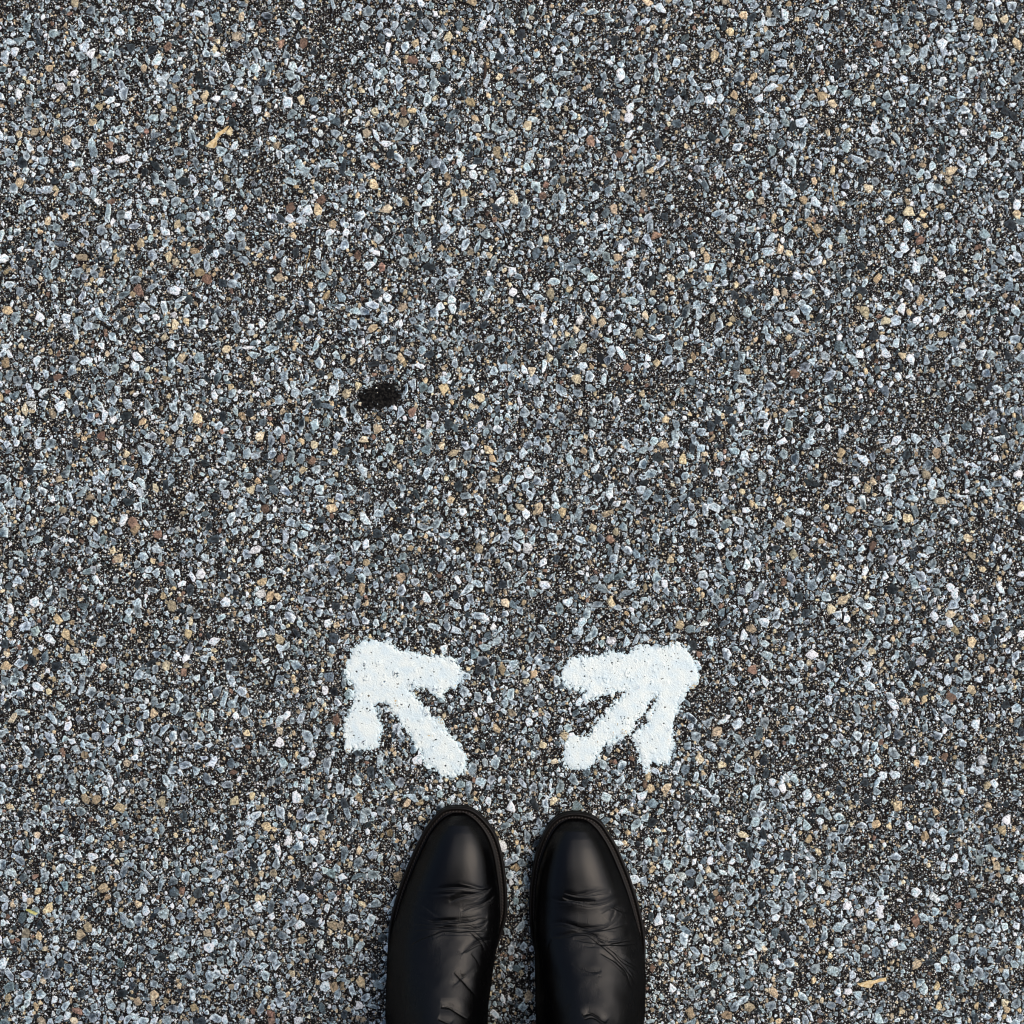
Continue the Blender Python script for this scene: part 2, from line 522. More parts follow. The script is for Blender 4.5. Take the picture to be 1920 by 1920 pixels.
def poly_sdf(pts, X, Y):
    d = np.full(X.shape, 1e9); ins = np.zeros(X.shape, bool)
    for i in range(len(pts)):
        (ax, ay), (bx, by) = pts[i - 1], pts[i]
        ex, ey = bx - ax, by - ay
        t = np.clip(((X - ax) * ex + (Y - ay) * ey) / (ex * ex + ey * ey + 1e-9), 0, 1)
        d = np.minimum(d, np.hypot(X - ax - t * ex, Y - ay - t * ey))
        if ay != by:
            c = ((ay > Y) != (by > Y)) & (X < (bx - ax) * (Y - ay) / (by - ay) + ax)
            ins ^= c
    return np.where(ins, d, -d)


def arrow(pts, label, seed):
    pts = catmull(pts, 4)
    x0, y0 = pts.min(0) - 14; x1, y1 = pts.max(0) + 14
    res = 2.0
    Zs = surface_raster(x0, y0, x1, y1, res)
    H, W = Zs.shape
    X, Y = np.meshgrid((np.arange(W) + .5) / res + x0, (np.arange(H) + .5) / res + y0)
    sdf = poly_sdf(pts, X, Y)
    sm = box(box(Zs, 1), 1)
    edge = sdf + 1.5 * vnoise((H, W), 13, seed) + 2.6 * vnoise((H, W), 6, seed + 1) + 2.6 * vnoise((H, W), 3, seed + 2)
    edge += (sm - sm.mean()) * 4300 + 1.2
    # pinholes in the hollows between chips, more of them towards the edges
    r = np.random.default_rng(seed + 7)
    hole = np.zeros((H, W))
    for _ in range(210):
        cy, cx = r.integers(6, H - 6), r.integers(6, W - 6)
        win = sm[cy - 5:cy + 6, cx - 5:cx + 6]
        dy, dx = np.unravel_index(win.argmin(), win.shape)
        cy, cx = cy + dy - 5, cx + dx - 5
        rr = r.uniform(.5, 1.0) if r.random() < .75 else r.uniform(1.0, 1.7)
        yy, xx = np.ogrid[:H, :W]
        y_a, y_b, x_a, x_b = max(cy - 5, 0), min(cy + 6, H), max(cx - 5, 0), min(cx + 6, W)
        dd = np.hypot(np.arange(y_a, y_b)[:, None] - cy, (np.arange(x_a, x_b)[None] - cx) * r.uniform(.6, 1.2))
        hole[y_a:y_b, x_a:x_b] = np.maximum(hole[y_a:y_b, x_a:x_b], (dd < rr * res).astype(float))
    # fine spatter around the edge, sitting on chip tops
    spat = (vnoise((H, W), 3.0, seed + 9) * .62 + vnoise((H, W), 9, seed + 10) * .35 + (sm - sm.mean()) * 700 > .40 + (.05 * -sdf).clip(0)) & (sdf > -9) & (sdf < 2)
    mask = ((edge > 0) & (hole < .5)) | spat
    env = np.percentile(Zs[sdf > 0], 88) + .00012 * vnoise((H, W), 40, seed + 5)
    film = box(Zs, 1) * .9 + .0002
    tpr = np.clip((edge - 1) / 9, 0, 1); tpr = tpr * tpr * (3 - 2 * tpr)
    Zp = film * (1 - tpr) + np.maximum(env, film) * tpr
    Zp = np.maximum(box(Zp, 1), Zs + .00004) + .00009 * vnoise((H, W), 5, seed + 3) + .00012 * vnoise((H, W), 2.6, seed + 4)
    # vertices at cell corners
    Zc = np.pad(Zp, ((0, 1), (0, 1)), mode='edge')
    vx = (np.arange(W + 1) / res + x0 - 960) * PX
    vy = (960 - (np.arange(H + 1) / res + y0)) * PX
    VX, VY = np.meshgrid(vx, vy)
    idx = np.arange((H + 1) * (W + 1)).reshape(H + 1, W + 1)
    q = np.stack([idx[1:, :-1], idx[1:, 1:], idx[:-1, 1:], idx[:-1, :-1]], 2)[mask]
    # rim walls down to the road, so that the paint has thickness
    cntm = np.zeros((H + 1, W + 1), int)
    for dy in (0, 1):
        for dx in (0, 1):
            cntm[dy:H + dy, dx:W + dx] += mask
    Zc = np.where(cntm < 4, Zc - .00022, Zc)
    base = np.stack([VX, VY, np.maximum(Zc, .0001)], 2).reshape(-1, 3)
    thin = np.clip(np.pad(edge, ((0, 1), (0, 1)), mode='edge') / 5, 0, 1)[..., None]
    tint = (np.array((.80, .90, .96)) * (1 - thin) + thin).reshape(-1, 3)
    used = np.unique(q)
    remap = np.full(len(base), -1); remap[used] = np.arange(len(used))
    me = mesh_tris('painted_arrow', base[used], remap[q], smooth=True, tint=tint[used])
    o = link('painted_arrow', me, M_PAINT)
    tag(o, label, 'painted arrow', 'white arrows painted on the asphalt in front of the boots')


A1 = [(430, 140), (600, 150), (760, 180), (830, 250), (960, 260), (1100, 300), (1250, 330), (1500, 350), (1590, 440), (1640, 560), (1570, 690), (1470, 740),
      (1400, 825), (1320, 830), (1230, 760), (1100, 730), (1010, 690), (1010, 770), (1080, 850), (1140, 930), (1210, 1020), (1300, 1110), (1400, 1210), (1500, 1310),
      (1610, 1440), (1690, 1580), (1690, 1720), (1620, 1790), (1440, 1820), (1300, 1750), (1180, 1670), (1130, 1540), (1060, 1440), (980, 1310), (890, 1180),
      (800, 1080), (720, 960), (630, 900), (570, 920), (575, 1100), (650, 1190), (620, 1330), (590, 1440), (500, 1500), (350, 1470), (230, 1490),
      (200, 1380), (160, 1250), (165, 1150), (250, 1030), (270, 880), (290, 750), (220, 600), (190, 470), (240, 320), (250, 250), (330, 190)]
A2 = [(250, 340), (480, 320), (640, 310), (760, 280), (900, 300), (1000, 250), (1140, 200), (1300, 215), (1450, 180), (1560, 165), (1650, 230), (1710, 330),
      (1780, 430), (1800, 540), (1760, 630), (1680, 700), (1610, 800), (1570, 900), (1530, 1000), (1495, 1100), (1490, 1250), (1490, 1350), (1470, 1480),
      (1430, 1580), (1370, 1620), (1250, 1580), (1200, 1690), (1120, 1640), (1080, 1560), (1060, 1450), (1010, 1370), (1000, 1270), (1080, 1190), (1170, 1130),
      (1190, 1010), (1250, 920), (1300, 790), (1220, 860), (1160, 960), (1090, 1060), (1010, 1130), (1020, 1210), (950, 1260), (830, 1300), (700, 1370), (620, 1460), (570, 1560),
      (480, 1640), (400, 1690), (280, 1690), (180, 1620), (160, 1520), (190, 1400), (250, 1310), (350, 1290), (480, 1250), (540, 1150), (620, 1080),
      (700, 1000), (750, 920), (850, 830), (900, 750), (790, 750), (750, 790), (640, 800), (520, 850), (440, 810), (380, 710), (240, 700), (200, 640),
      (140, 570), (150, 480), (200, 400)]
arrow([(620 + x / 6.62, 1180 + y / 6.62) for x, y in A1], 'rough white painted arrow pointing up and left, in front of the left boot', 21)
arrow([(1030 + x / 6.4, 1180 + y / 6.4) for x, y in A2], 'rough white painted arrow pointing up and right, in front of the right boot', 51)


# ------------------------------------------------------------------ the boots
def resample(c, n):
    c2 = np.vstack([c, c[:1]])
    d = np.r_[0, np.cumsum(np.hypot(*np.diff(c2, axis=0).T))]
    t = np.linspace(0, d[-1], n, endpoint=False)
    return np.stack([np.interp(t, d, c2[:, 0]), np.interp(t, d, c2[:, 1])], 1)


def inset(c, d):
    """move a counter-clockwise closed curve inwards by d"""
    t = np.roll(c, -2, 0) - np.roll(c, 2, 0)
    t /= np.linalg.norm(t, axis=1)[:, None]
    nrm = np.stack([-t[:, 1], t[:, 0]], 1)
    return c + nrm * d


def loft(curves, zs, caps=True):
    n = len(curves[0])
    v = np.concatenate([np.column_stack([c, np.broadcast_to(z, n)]) for c, z in zip(curves, zs)])
    q = []
    for r in range(len(curves) - 1):
        i = np.arange(n); j = (i + 1) % n
        q.append(np.stack([r * n + i, r * n + j, (r + 1) * n + j, (r + 1) * n + i], 1))
    f = [tuple(x) for x in np.concatenate(q)]
    if caps:
        f.append(tuple(range(n))[::-1]); f.append(tuple((len(curves) - 1) * n + np.arange(n)))
    return v, f


def pyd(name, v, f, smooth=True):
    me = bpy.data.meshes.new(name)
    me.from_pydata([tuple(map(float, p)) for p in v], [], [tuple(int(k) for k in x) for x in f])
    me.polygons.foreach_set('use_smooth', np.full(len(me.polygons), smooth))
    me.update()
    return me


# upper height above the welt by distance behind the toe tip (mm)
HS = np.array([0, 1.5, 4, 8, 14, 22, 32, 41, 50, 60, 72, 88, 102, 116, 130, 144, 158, 170, 182, 200, 230, 250, 262, 272, 280, 285])
HZ = np.array([0, 8, 13.6, 18.8, 23.2, 27.2, 30.7, 32.8, 34.1, 34.9, 35.6, 40.3, 46.8, 54.5, 63, 73, 85, 97, 106, 110, 112, 108, 98, 80, 52, 0])


_s = np.arange(0, 285.1, .5)
_h = np.interp(_s, HS, HZ)
_k = np.convolve(np.pad(_h, 9, mode='edge'), np.ones(19) / 19, 'valid')
_w = np.clip((_s - 12) / 12, 0, 1) * np.clip((262 - _s) / 12, 0, 1)
HS, HZ = _s, _h * (1 - _w) + _k * _w


def boot(out_l, out_r, sil_l, sil_r, lean, creases, label, seed, strands):
    """out_*: sole outline in photo pixels (left side, right side) from toe to heel; sil_*: outline of the leather upper"""
    zw = .015
    L_ = np.array([P(x, y, zw)[:2] for x, y in out_l]); R_ = np.array([P(x, y, zw)[:2] for x, y in out_r])
    ring = np.vstack([R_[::-1], L_])                      # heel -> right -> toe -> left -> heel : counter-clockwise
    out = resample(catmull(ring, 10), 520)
    ar = (np.roll(out[:, 0], -1) * out[:, 1] - out[:, 0] * np.roll(out[:, 1], -1)).sum()
    if ar > 0: out = out[::-1]
    ctr = out.mean(0)
    root = bpy.data.objects.new('leather_boot', None)
    COL.objects.link(root)
    root.location = (ctr[0], ctr[1], 0)
    bpy.context.view_layer.update()
    tag(root, label, 'boot', 'pair of black leather boots')
    # sole
    m, nt, b = MAT_SOLE
    v, f = loft([inset(out, .0016), inset(out, .0003), inset(out, .0002), inset(out, .0012)], [.0016, .003, .0085, .0098])
    link('sole', pyd('sole', v, f), m, root)
    # welt: a strip with a raised lip, a stitch groove and an inner bead
    prof = [(.0008, .0100), (-.0002, .0112), (0, .0136), (.0008, .0146), (.0019, .0146), (.0026, .0136), (.0034, .0134), (.0050, .0134), (.0056, .0142), (.0066, .0145), (.0085, .0142), (.012, .0138)]
    v, f = loft([inset(out, a) for a, z in prof], [z for a, z in prof], caps=False)
    link('welt', pyd('welt', v, f), MAT_WELT[0], root)
    # stitches
    mid = resample(inset(out, .0042), 230)
    sv, sf = [], []
    for i in range(len(mid)):
        p = mid[i]; t = mid[(i + 1) % len(mid)] - mid[i - 1]; t /= np.linalg.norm(t) + 1e-9
        ang = .45
        t = np.array([t[0] * math.cos(ang) - t[1] * math.sin(ang), t[0] * math.sin(ang) + t[1] * math.cos(ang)])
        nn = np.array([-t[1], t[0]])
        b0 = len(sv)
        for s, wd, h in ((-1.3, .25, .0000), (-.8, .55, .0006), (.8, .55, .0006), (1.3, .25, .0)):
            for k in (-1, 0, 1):
                q = p + t * s * .001 + nn * wd * k * .001
                sv.append((q[0], q[1], .0134 + (h + (.0003 if k == 0 else 0)) * (1 if k == 0 else .3)))
        for r in range(3):
            for k in range(2):
                a = b0 + r * 3 + k
                sf.append((a, a + 1, a + 4, a + 3))
    link('stitching', pyd('stitching', sv, sf), MAT_STITCH[0], root)

    # leather upper: cross-sections along the foot, joined with the ankle shaft
    zl = .026
    SL = catmull(np.array([P(x, y, zl)[:2] for x, y in sil_l]), 10, closed=False)
    SR = catmull(np.array([P(x, y, zl)[:2] for x, y in sil_r]), 10, closed=False)
    tipy = max(SL[0, 1], SR[0, 1])
    tipx = .5 * (SL[0, 0] + SR[0, 0])
    LEN = .285
    NS_, NC = 150, 72
    u = np.linspace(0, 1, NS_)
    s = LEN * (1 - np.cos(u * math.pi)) / 2
    s = .55 * s + .45 * LEN * u ** 1.5
    s[0] = 1e-5; s[-1] = LEN - 1e-5
    cv = []
    zbase = .0125
    for si in s:
        y = tipy - si
        xl = np.interp(-y, -SL[:, 1], SL[:, 0]); xr = np.interp(-y, -SR[:, 1], SR[:, 0])
        H = np.interp(si * 1000, HS, HZ) / 1000
        tal = np.clip((si - .10) / .06, 0, 1)
        mx, hw = .5 * (xl + xr), max(.5 * (xr - xl), 1e-4)
        ph = np.linspace(0, math.pi, NC)
        nx = 2.55 - .6 * tal
        c, sn = np.cos(ph), np.sin(ph)
        xx = np.sign(c) * np.abs(c) ** (2 / nx)
        zz = sn ** (2 / (2.05 + .1 * tal))
        # walls swell a little above the welt, narrow again over the ankle
        bulge = 1 + .035 * np.sin(np.clip(zz * 1.6, 0, 1) * math.pi)
        narrow = 1 - (.12 * tal) * zz ** 1.5
        X = mx + hw * xx * (1 + .02 * tal) * bulge * narrow + lean * H * zz ** 1.3
        cv.append(np.stack([X, np.full(NC, y), zbase + H * zz], 1))
    cv = np.array(cv)
    nb = NC
    v = cv.reshape(-1, 3)
    f = []
    for r in range(NS_ - 1):
        for k in range(NC):
            k2 = (k + 1) % NC
            f.append((r * NC + k, (r + 1) * NC + k, (r + 1) * NC + k2, r * NC + k2))
    f.append(tuple(range(NC))); f.append(tuple(((NS_ - 1) * NC + np.arange(NC))[::-1]))
    # shaft
    n0 = len(v)
    cx = .5 * (np.interp(-(tipy - .2), -SL[:, 1], SL[:, 0]) + np.interp(-(tipy - .2), -SR[:, 1], SR[:, 0])) + lean * .09
    sh = []
    NSH = 48
    for z, yo, rx, ry in ((.05, -.212, .030, .045), (.075, -.212, .033, .050), (.10, -.213, .036, .052), (.125, -.214, .039, .052), (.15, -.215, .043, .054), (.17, -.216, .046, .056), (.19, -.217, .047, .057)):
        th = np.arange(NSH) * 2 * math.pi / NSH
        sh.append(np.stack([cx + rx * np.cos(th), tipy + yo + ry * np.sin(th), np.full(NSH, z)], 1))
    v = np.vstack([v, np.array(sh).reshape(-1, 3)])
    for r in range(6):
        for k in range(NSH):
            k2 = (k + 1) % NSH
            f.append((n0 + r * NSH + k, n0 + r * NSH + k2, n0 + (r + 1) * NSH + k2, n0 + (r + 1) * NSH + k))
    f.append(tuple(n0 + np.arange(NSH))[::-1]); f.append(tuple(n0 + 6 * NSH + np.arange(NSH)))
    raw = link('upper_raw', pyd('upper_raw', v, f), None)
    md = raw.modifiers.new('r', 'REMESH'); md.mode = 'VOXEL'; md.voxel_size = .00042; md.use_smooth_shade = True
    m2 = raw.modifiers.new('s', 'SMOOTH'); m2.factor = .5; m2.iterations = 20
    dg = bpy.context.evaluated_depsgraph_get()
    me = bpy.data.meshes.new_from_object(raw.evaluated_get(dg))
    bpy.data.objects.remove(raw)
    # creases: dents worn into the leather, traced as lines over the vamp
    nv = len(me.vertices)
    co = np.empty(nv * 3, np.float32); me.vertices.foreach_get('co', co); co = co.reshape(-1, 3).astype(float)
    no = np.empty(nv * 3, np.float32); me.vertex_normals.foreach_get('vector', no) if hasattr(me, 'vertex_normals') else me.vertices.foreach_get('normal', no)
    no = no.reshape(-1, 3).astype(float)
    k = CAM_H / (CAM_H - co[:, 2])
    fx = 960 + co[:, 0] * k / PX; fy = 960 - co[:, 1] * k / PX
    disp = np.zeros(nv)
    top = (no[:, 2] > -.1)
    r = np.random.default_rng(seed)
    # fine wrinkles following the main folds
    creases = list(creases)
    for (w_, dep, pts) in list(creases):
        pts = np.array(pts, float)
        if np.hypot(*np.diff(pts, axis=0).T).sum() < 45: continue
        for _ in range(4):
            a_, b_ = np.sort(r.uniform(0, 1, 2))
            if b_ - a_ < .25: b_ = min(a_ + .3, 1)
            t_ = np.linspace(a_, b_, 5) * (len(pts) - 1)
            xx = np.interp(t_, range(len(pts)), pts[:, 0]); yy = np.interp(t_, range(len(pts)), pts[:, 1])
            o_ = r.uniform(-9, 9); o2 = r.uniform(-5, 5)
            creases.append((r.uniform(.8, 1.1), r.uniform(.08, .2), np.stack([xx + r.normal(0, 1, 5), yy + o_ + np.linspace(-o2, o2, 5) + r.normal(0, .7, 5)], 1)))
    for (w_, dep, pts) in creases:
        c = catmull(np.array(pts, float), 5, closed=False)
        x0, y0 = c.min(0) - 16; x1, y1 = c.max(0) + 16
        sel = np.where(top & (fx > x0) & (fx < x1) & (fy > y0) & (fy < y1))[0]
        if not len(sel): continue
        best = np.full(len(sel), 1e9); along = np.zeros(len(sel)); side = np.zeros(len(sel))
        for i in range(len(c) - 1):
            ax, ay = c[i]; ex, ey = c[i + 1] - c[i]
            t = np.clip(((fx[sel] - ax) * ex + (fy[sel] - ay) * ey) / (ex * ex + ey * ey + 1e-9), 0, 1)
            qx, qy = fx[sel] - ax - t * ex, fy[sel] - ay - t * ey
            d = np.hypot(qx, qy)
            m = d < best
            best[m] = d[m]; along[m] = (i + t[m]) / (len(c) - 1)
            side[m] = np.sign(ex * qy[m] - ey * qx[m])
        fade = np.sin(np.clip(along, .0, 1) * math.pi) ** .45
        dent = -.55 * np.exp(-(best / (w_ * .8)) ** 2) - .45 * np.exp(-(best / (w_ * 4)) ** 2) \
            + .45 * side * np.tanh(best / (1.5 * w_)) * np.exp(-(best / (w_ * 4.5)) ** 2)
        disp[sel] += dep * .0013 * fade * dent
    # soft sag and swelling between the folds
    bx, by = ((fx - 700) * .5).clip(0, 399).astype(int), ((fy - 1490) * .5).clip(0, 399).astype(int)
    soft = vnoise((400, 400), 17, seed + 1)[by, bx] * .00045 + vnoise((400, 400), 7, seed + 2)[by, bx] * .00013
    vamp = np.clip((fy - 1655) / 25, 0, 1)
    disp += soft * vamp + vnoise((400, 400), 26, seed + 3)[by, bx] * .00012
    co += no * disp[:, None]
    wv = np.clip((fy - 1640) / 50, 0, 1).astype(np.float32)
    me.attributes.new('wear', 'FLOAT', 'POINT').data.foreach_set('value', wv)
    me.vertices.foreach_set('co', co.astype(np.float32).ravel())
    me.update()
    up = link('upper', me, M_LEATHER, root)
    up.data.materials.clear(); up.data.materials.append(M_LEATHER)
    return root


MAT_SOLE = material('black_rubber_sole', (.004, .0035, .003), .7, .15)
MAT_WELT = material('dark_brown_welt', (.003, .002, .0015), .5, .2)
MAT_STITCH = material('waxed_thread', (.020, .013, .009), .5, .4)

# creases in zoomed coordinates: (origin x, origin y, factor) then polylines
def Z(ox, oy, pts, k=6.857):
    return [(ox + x / k, oy + y / k) for x, y in pts]


left_cr = [
    (1.3, .55, Z(700, 1480, [(560, 1285), (750, 1300), (900, 1275), (1100, 1265), (1300, 1290), (1450, 1305), (1520, 1270)])),
    (1.0, .3, Z(700, 1480, [(580, 1350), (760, 1370), (900, 1350), (1050, 1340)])),
    (1.4, .6, Z(700, 1480, [(980, 1450), (1120, 1400), (1300, 1370), (1430, 1340), (1500, 1290)])),
    (1.5, .7, Z(700, 1480, [(1130, 1570), (1250, 1520), (1400, 1480), (1500, 1420), (1560, 1370)])),
    (1.1, .4, Z(700, 1480, [(1250, 1560), (1400, 1510), (1520, 1450)])),
    (1.1, .35, Z(700, 1480, [(600, 1480), (680, 1530), (760, 1590), (850, 1640)])),
    (1.2, .4, Z(700, 1480, [(520, 1600), (650, 1660), (780, 1700), (900, 1710), (1050, 1700)])),
    (1.5, .75, Z(700, 1700, [(520, 215), (760, 240), (950, 215), (1130, 200), (1270, 180), (1380, 140), (1460, 145)])),
    (1.4, .7, Z(700, 1700, [(530, 300), (700, 290), (880, 275), (1040, 265), (1200, 270), (1320, 290), (1420, 250), (1470, 180)])),
    (1.6, .8, Z(700, 1700, [(480, 480), (600, 420), (760, 360), (900, 310), (1100, 320), (1250, 310), (1400, 310), (1460, 290)])),
    (1.0, .35, Z(700, 1700, [(560, 160), (700, 190), (900, 180), (1100, 170)])),
    (1.4, .7, Z(700, 1700, [(1240, 320), (1320, 390), (1390, 460), (1440, 560)])),
    (1.3, .6, Z(700, 1700, [(1290, 310), (1370, 370), (1440, 450), (1470, 500)])),
    (1.5, .7, Z(700, 1700, [(1120, 610), (1220, 540), (1330, 480), (1420, 450), (1510, 430)])),
    (1.2, .5, Z(700, 1700, [(1180, 590), (1300, 520), (1400, 480)])),
    (1.1, .45, Z(700, 1700, [(1260, 600), (1330, 680), (1370, 760)])),
    (2.2, 1.1, Z(700, 1700, [(1040, 840), (1130, 930), (1230, 1040), (1330, 1160)])),
    (1.3, .3, Z(700, 1700, [(1000, 1030), (1080, 970), (1170, 900), (1260, 850), (1330, 830)])),
    (2.4, 1.5, Z(700, 1700, [(870, 1290), (970, 1290), (1070, 1350), (1200, 1440)])),
    (2.0, 1.2, Z(700, 1700, [(830, 1440), (930, 1480), (1000, 1520)])),
]
right_cr = [
    (1.3, .5, Z(970, 1480, [(600, 1330), (750, 1370), (900, 1370), (1060, 1345), (1200, 1330)])),
    (1.4, .6, Z(970, 1480, [(430, 1400), (560, 1440), (720, 1440), (880, 1480), (1000, 1495), (1150, 1460), (1280, 1390), (1390, 1350)])),
    (1.2, .45, Z(970, 1480, [(580, 1390), (700, 1430), (860, 1450), (1000, 1440)])),
    (1.3, .5, Z(970, 1480, [(1080, 1600), (1150, 1550), (1280, 1510), (1400, 1460)])),
    (1.2, .45, Z(970, 1480, [(1240, 1520), (1310, 1560), (1400, 1580), (1470, 1570)])),
    (1.1, .4, Z(970, 1480, [(1200, 1690), (1240, 1620), (1260, 1550)])),
    (1.4, .6, Z(970, 1700, [(430, 230), (540, 205), (660, 225), (800, 270), (920, 290), (1050, 285), (1180, 240), (1280, 160), (1340, 100)])),
    (1.5, .7, Z(970, 1700, [(440, 260), (560, 245), (700, 270), (820, 310), (950, 310), (1100, 300), (1250, 270), (1400, 220)])),
    (1.5, .7, Z(970, 1700, [(430, 390), (560, 380), (700, 350), (830, 330), (940, 350), (1050, 400), (1180, 450), (1300, 450), (1400, 400), (1480, 310), (1550, 260)])),
    (1.4, .65, Z(970, 1700, [(480, 400), (640, 390), (760, 360), (900, 370), (1000, 440), (1090, 490), (1250, 470), (1400, 440), (1560, 430)])),
    (1.3, .6, Z(970, 1700, [(1060, 470), (1200, 490), (1380, 490), (1560, 470)])),
    (1.2, .45, Z(970, 1700, [(720, 420), (860, 450), (1000, 470), (1130, 500)])),
    (1.6, .8, Z(970, 1700, [(960, 390), (1060, 480), (1180, 580), (1300, 690), (1400, 790), (1480, 900), (1540, 1020)])),
    (1.4, .7, Z(970, 1700, [(1060, 590), (1180, 660), (1300, 740), (1400, 830), (1440, 930), (1480, 1060)])),
    (1.3, .6, Z(970, 1700, [(1130, 500), (1250, 590), (1350, 700), (1450, 760), (1560, 830)])),
    (1.1, .4, Z(970, 1700, [(1230, 560), (1350, 660), (1450, 720), (1550, 780)])),
    (1.2, .45, Z(970, 1700, [(700, 740), (820, 800), (950, 840), (1080, 830)])),
    (1.1, .35, Z(970, 1700, [(1480, 700), (1530, 640), (1580, 610)])),
    (2.2, 1.4, Z(970, 1700, [(840, 1400), (930, 1370), (1010, 1400), (1150, 1490)])),
    (1.6, .9, Z(970, 1700, [(860, 1450), (950, 1420), (1030, 1450), (1120, 1520)])),
    (1.2, .3, Z(970, 1700, [(380, 560), (400, 480), (440, 430)])),
]
# sole outlines
oL_l = [(857, 1513.5), (831, 1518), (813, 1534), (795, 1558), (782, 1583), (770, 1609), (755, 1647), (743, 1686), (734, 1728), (731, 1765), (731, 1810), (735, 1870), (742, 1950), (748, 2030), (760, 2100), (790, 2140)]
oL_r = [(884, 1518), (906, 1535), (927, 1562), (940, 1597), (947.5, 1640), (951, 1684), (949, 1722), (938, 1762), (925, 1800), (911, 1850), (903, 1910), (902, 1980), (905, 2040), (898, 2100), (870, 2140), (830, 2152)]
oR_l = [(1078, 1524.5), (1050, 1530), (1033, 1543), (1021, 1561), (1011, 1584), (1002, 1611), (996, 1648), (992.5, 1684), (993, 1730), (1000, 1775), (1011, 1820), (1019, 1870), (1023, 1930), (1024, 1990), (1025, 2050), (1036, 2115), (1062, 2148)]
oR_r = [(1108, 1530), (1128, 1543), (1143, 1564), (1157, 1588), (1170, 1617), (1183, 1651), (1194, 1690), (1203, 1738), (1206, 1780), (1203, 1830), (1194, 1890), (1186, 1960), (1183, 2040), (1172, 2110), (1140, 2150), (1100, 2158)]
# silhouettes of the leather
uL_l = [(858, 1529), (845, 1531), (828, 1541), (810, 1561), (796, 1586), (783, 1614), (768, 1650), (755, 1687), (744, 1727), (735, 1763), (730, 1800), (729, 1846), (729, 1900), (734, 1960), (742, 2030), (756, 2090), (780, 2125)]
uL_r = [(858, 1529), (872, 1531), (891, 1544), (909, 1567), (922, 1600), (930, 1642), (935, 1684), (936, 1722), (932, 1760), (926, 1795), (920, 1831), (913, 1875), (911, 1920), (906, 1980), (903, 2040), (890, 2100), (858, 2140)]
uR_l = [(1080, 1540), (1066, 1542), (1048, 1553), (1034, 1573), (1023, 1597), (1014, 1625), (1008, 1655), (1005, 1690), (1004, 1742), (1004, 1760), (1006, 1802), (1007, 1846), (1009, 1904), (1016, 1960), (1024, 2030), (1036, 2090), (1070, 2138)]
uR_r = [(1080, 1540), (1096, 1542), (1113, 1552), (1130, 1573), (1144, 1597), (1157, 1626), (1169, 1658), (1180, 1695), (1191, 1742), (1196, 1758), (1203, 1797), (1205, 1831), (1203, 1875), (1201, 1910), (1195, 1970), (1183, 2030), (1170, 2090), (1140, 2125)]

oL_l = [(x - 4 * min(max((y - 1640) / 120, 0), 1), y) for x, y in oL_l]
uL_l = [(x - 4 * min(max((y - 1640) / 120, 0), 1), y) for x, y in uL_l]
oR_r = [(x + 5 * min(max((y - 1640) / 120, 0), 1), y) for x, y in oR_r]
uR_r = [(x + 5 * min(max((y - 1640) / 120, 0), 1), y) for x, y in uR_r]
boot(oL_l, oL_r, uL_l, uL_r, .06, left_cr, 'left black leather boot, toe below the arrow that points up and left', 71, 0)
boot(oR_l, oR_r, uR_l, uR_r, -.06, right_cr, 'right black leather boot, toe below the arrow that points up and right', 81, 0)


# ------------------------------------------------------------------ the person standing in the boots (above the lower edge of the picture)
def skin(name, joints, edges, mat, parent=None, sub=2, root=0):
    """joints: (x, y, z, radius) or (x, y, z, rx, ry)"""
    me = bpy.data.meshes.new(name)
    me.from_pydata([j[:3] for j in joints], edges, [])
    o = link(name, me, None)
    md = o.modifiers.new('skin', 'SKIN')
    md.use_smooth_shade = True
    lay = me.skin_vertices[0].data
    for i, j in enumerate(joints):
        lay[i].radius = (j[3], j[4] if len(j) > 4 else j[3])
        lay[i].use_root = (i == root)
    sb = o.modifiers.new('sub', 'SUBSURF'); sb.levels = sub; sb.render_levels = sub
    dg = bpy.context.evaluated_depsgraph_get()
    m2 = bpy.data.meshes.new_from_object(o.evaluated_get(dg))
    m2.name = name
    bpy.data.objects.remove(o)
    m2.materials.clear()
    return link(name, m2, mat, parent)


def cloth_material(name, base):
    m, nt, b = material(name, base, .85, .2)
    tc = nt.nodes.new('ShaderNodeTexCoord').outputs['Object']
    n1 = node(nt, 'ShaderNodeTexNoise', Scale=900.0, Detail=2.0)
    nt.links.new(tc, n1.inputs['Vector'])
    nt.links.new(bump(nt, n1.outputs['Fac'], .4, .0006), b.inputs['Normal'])
    return m


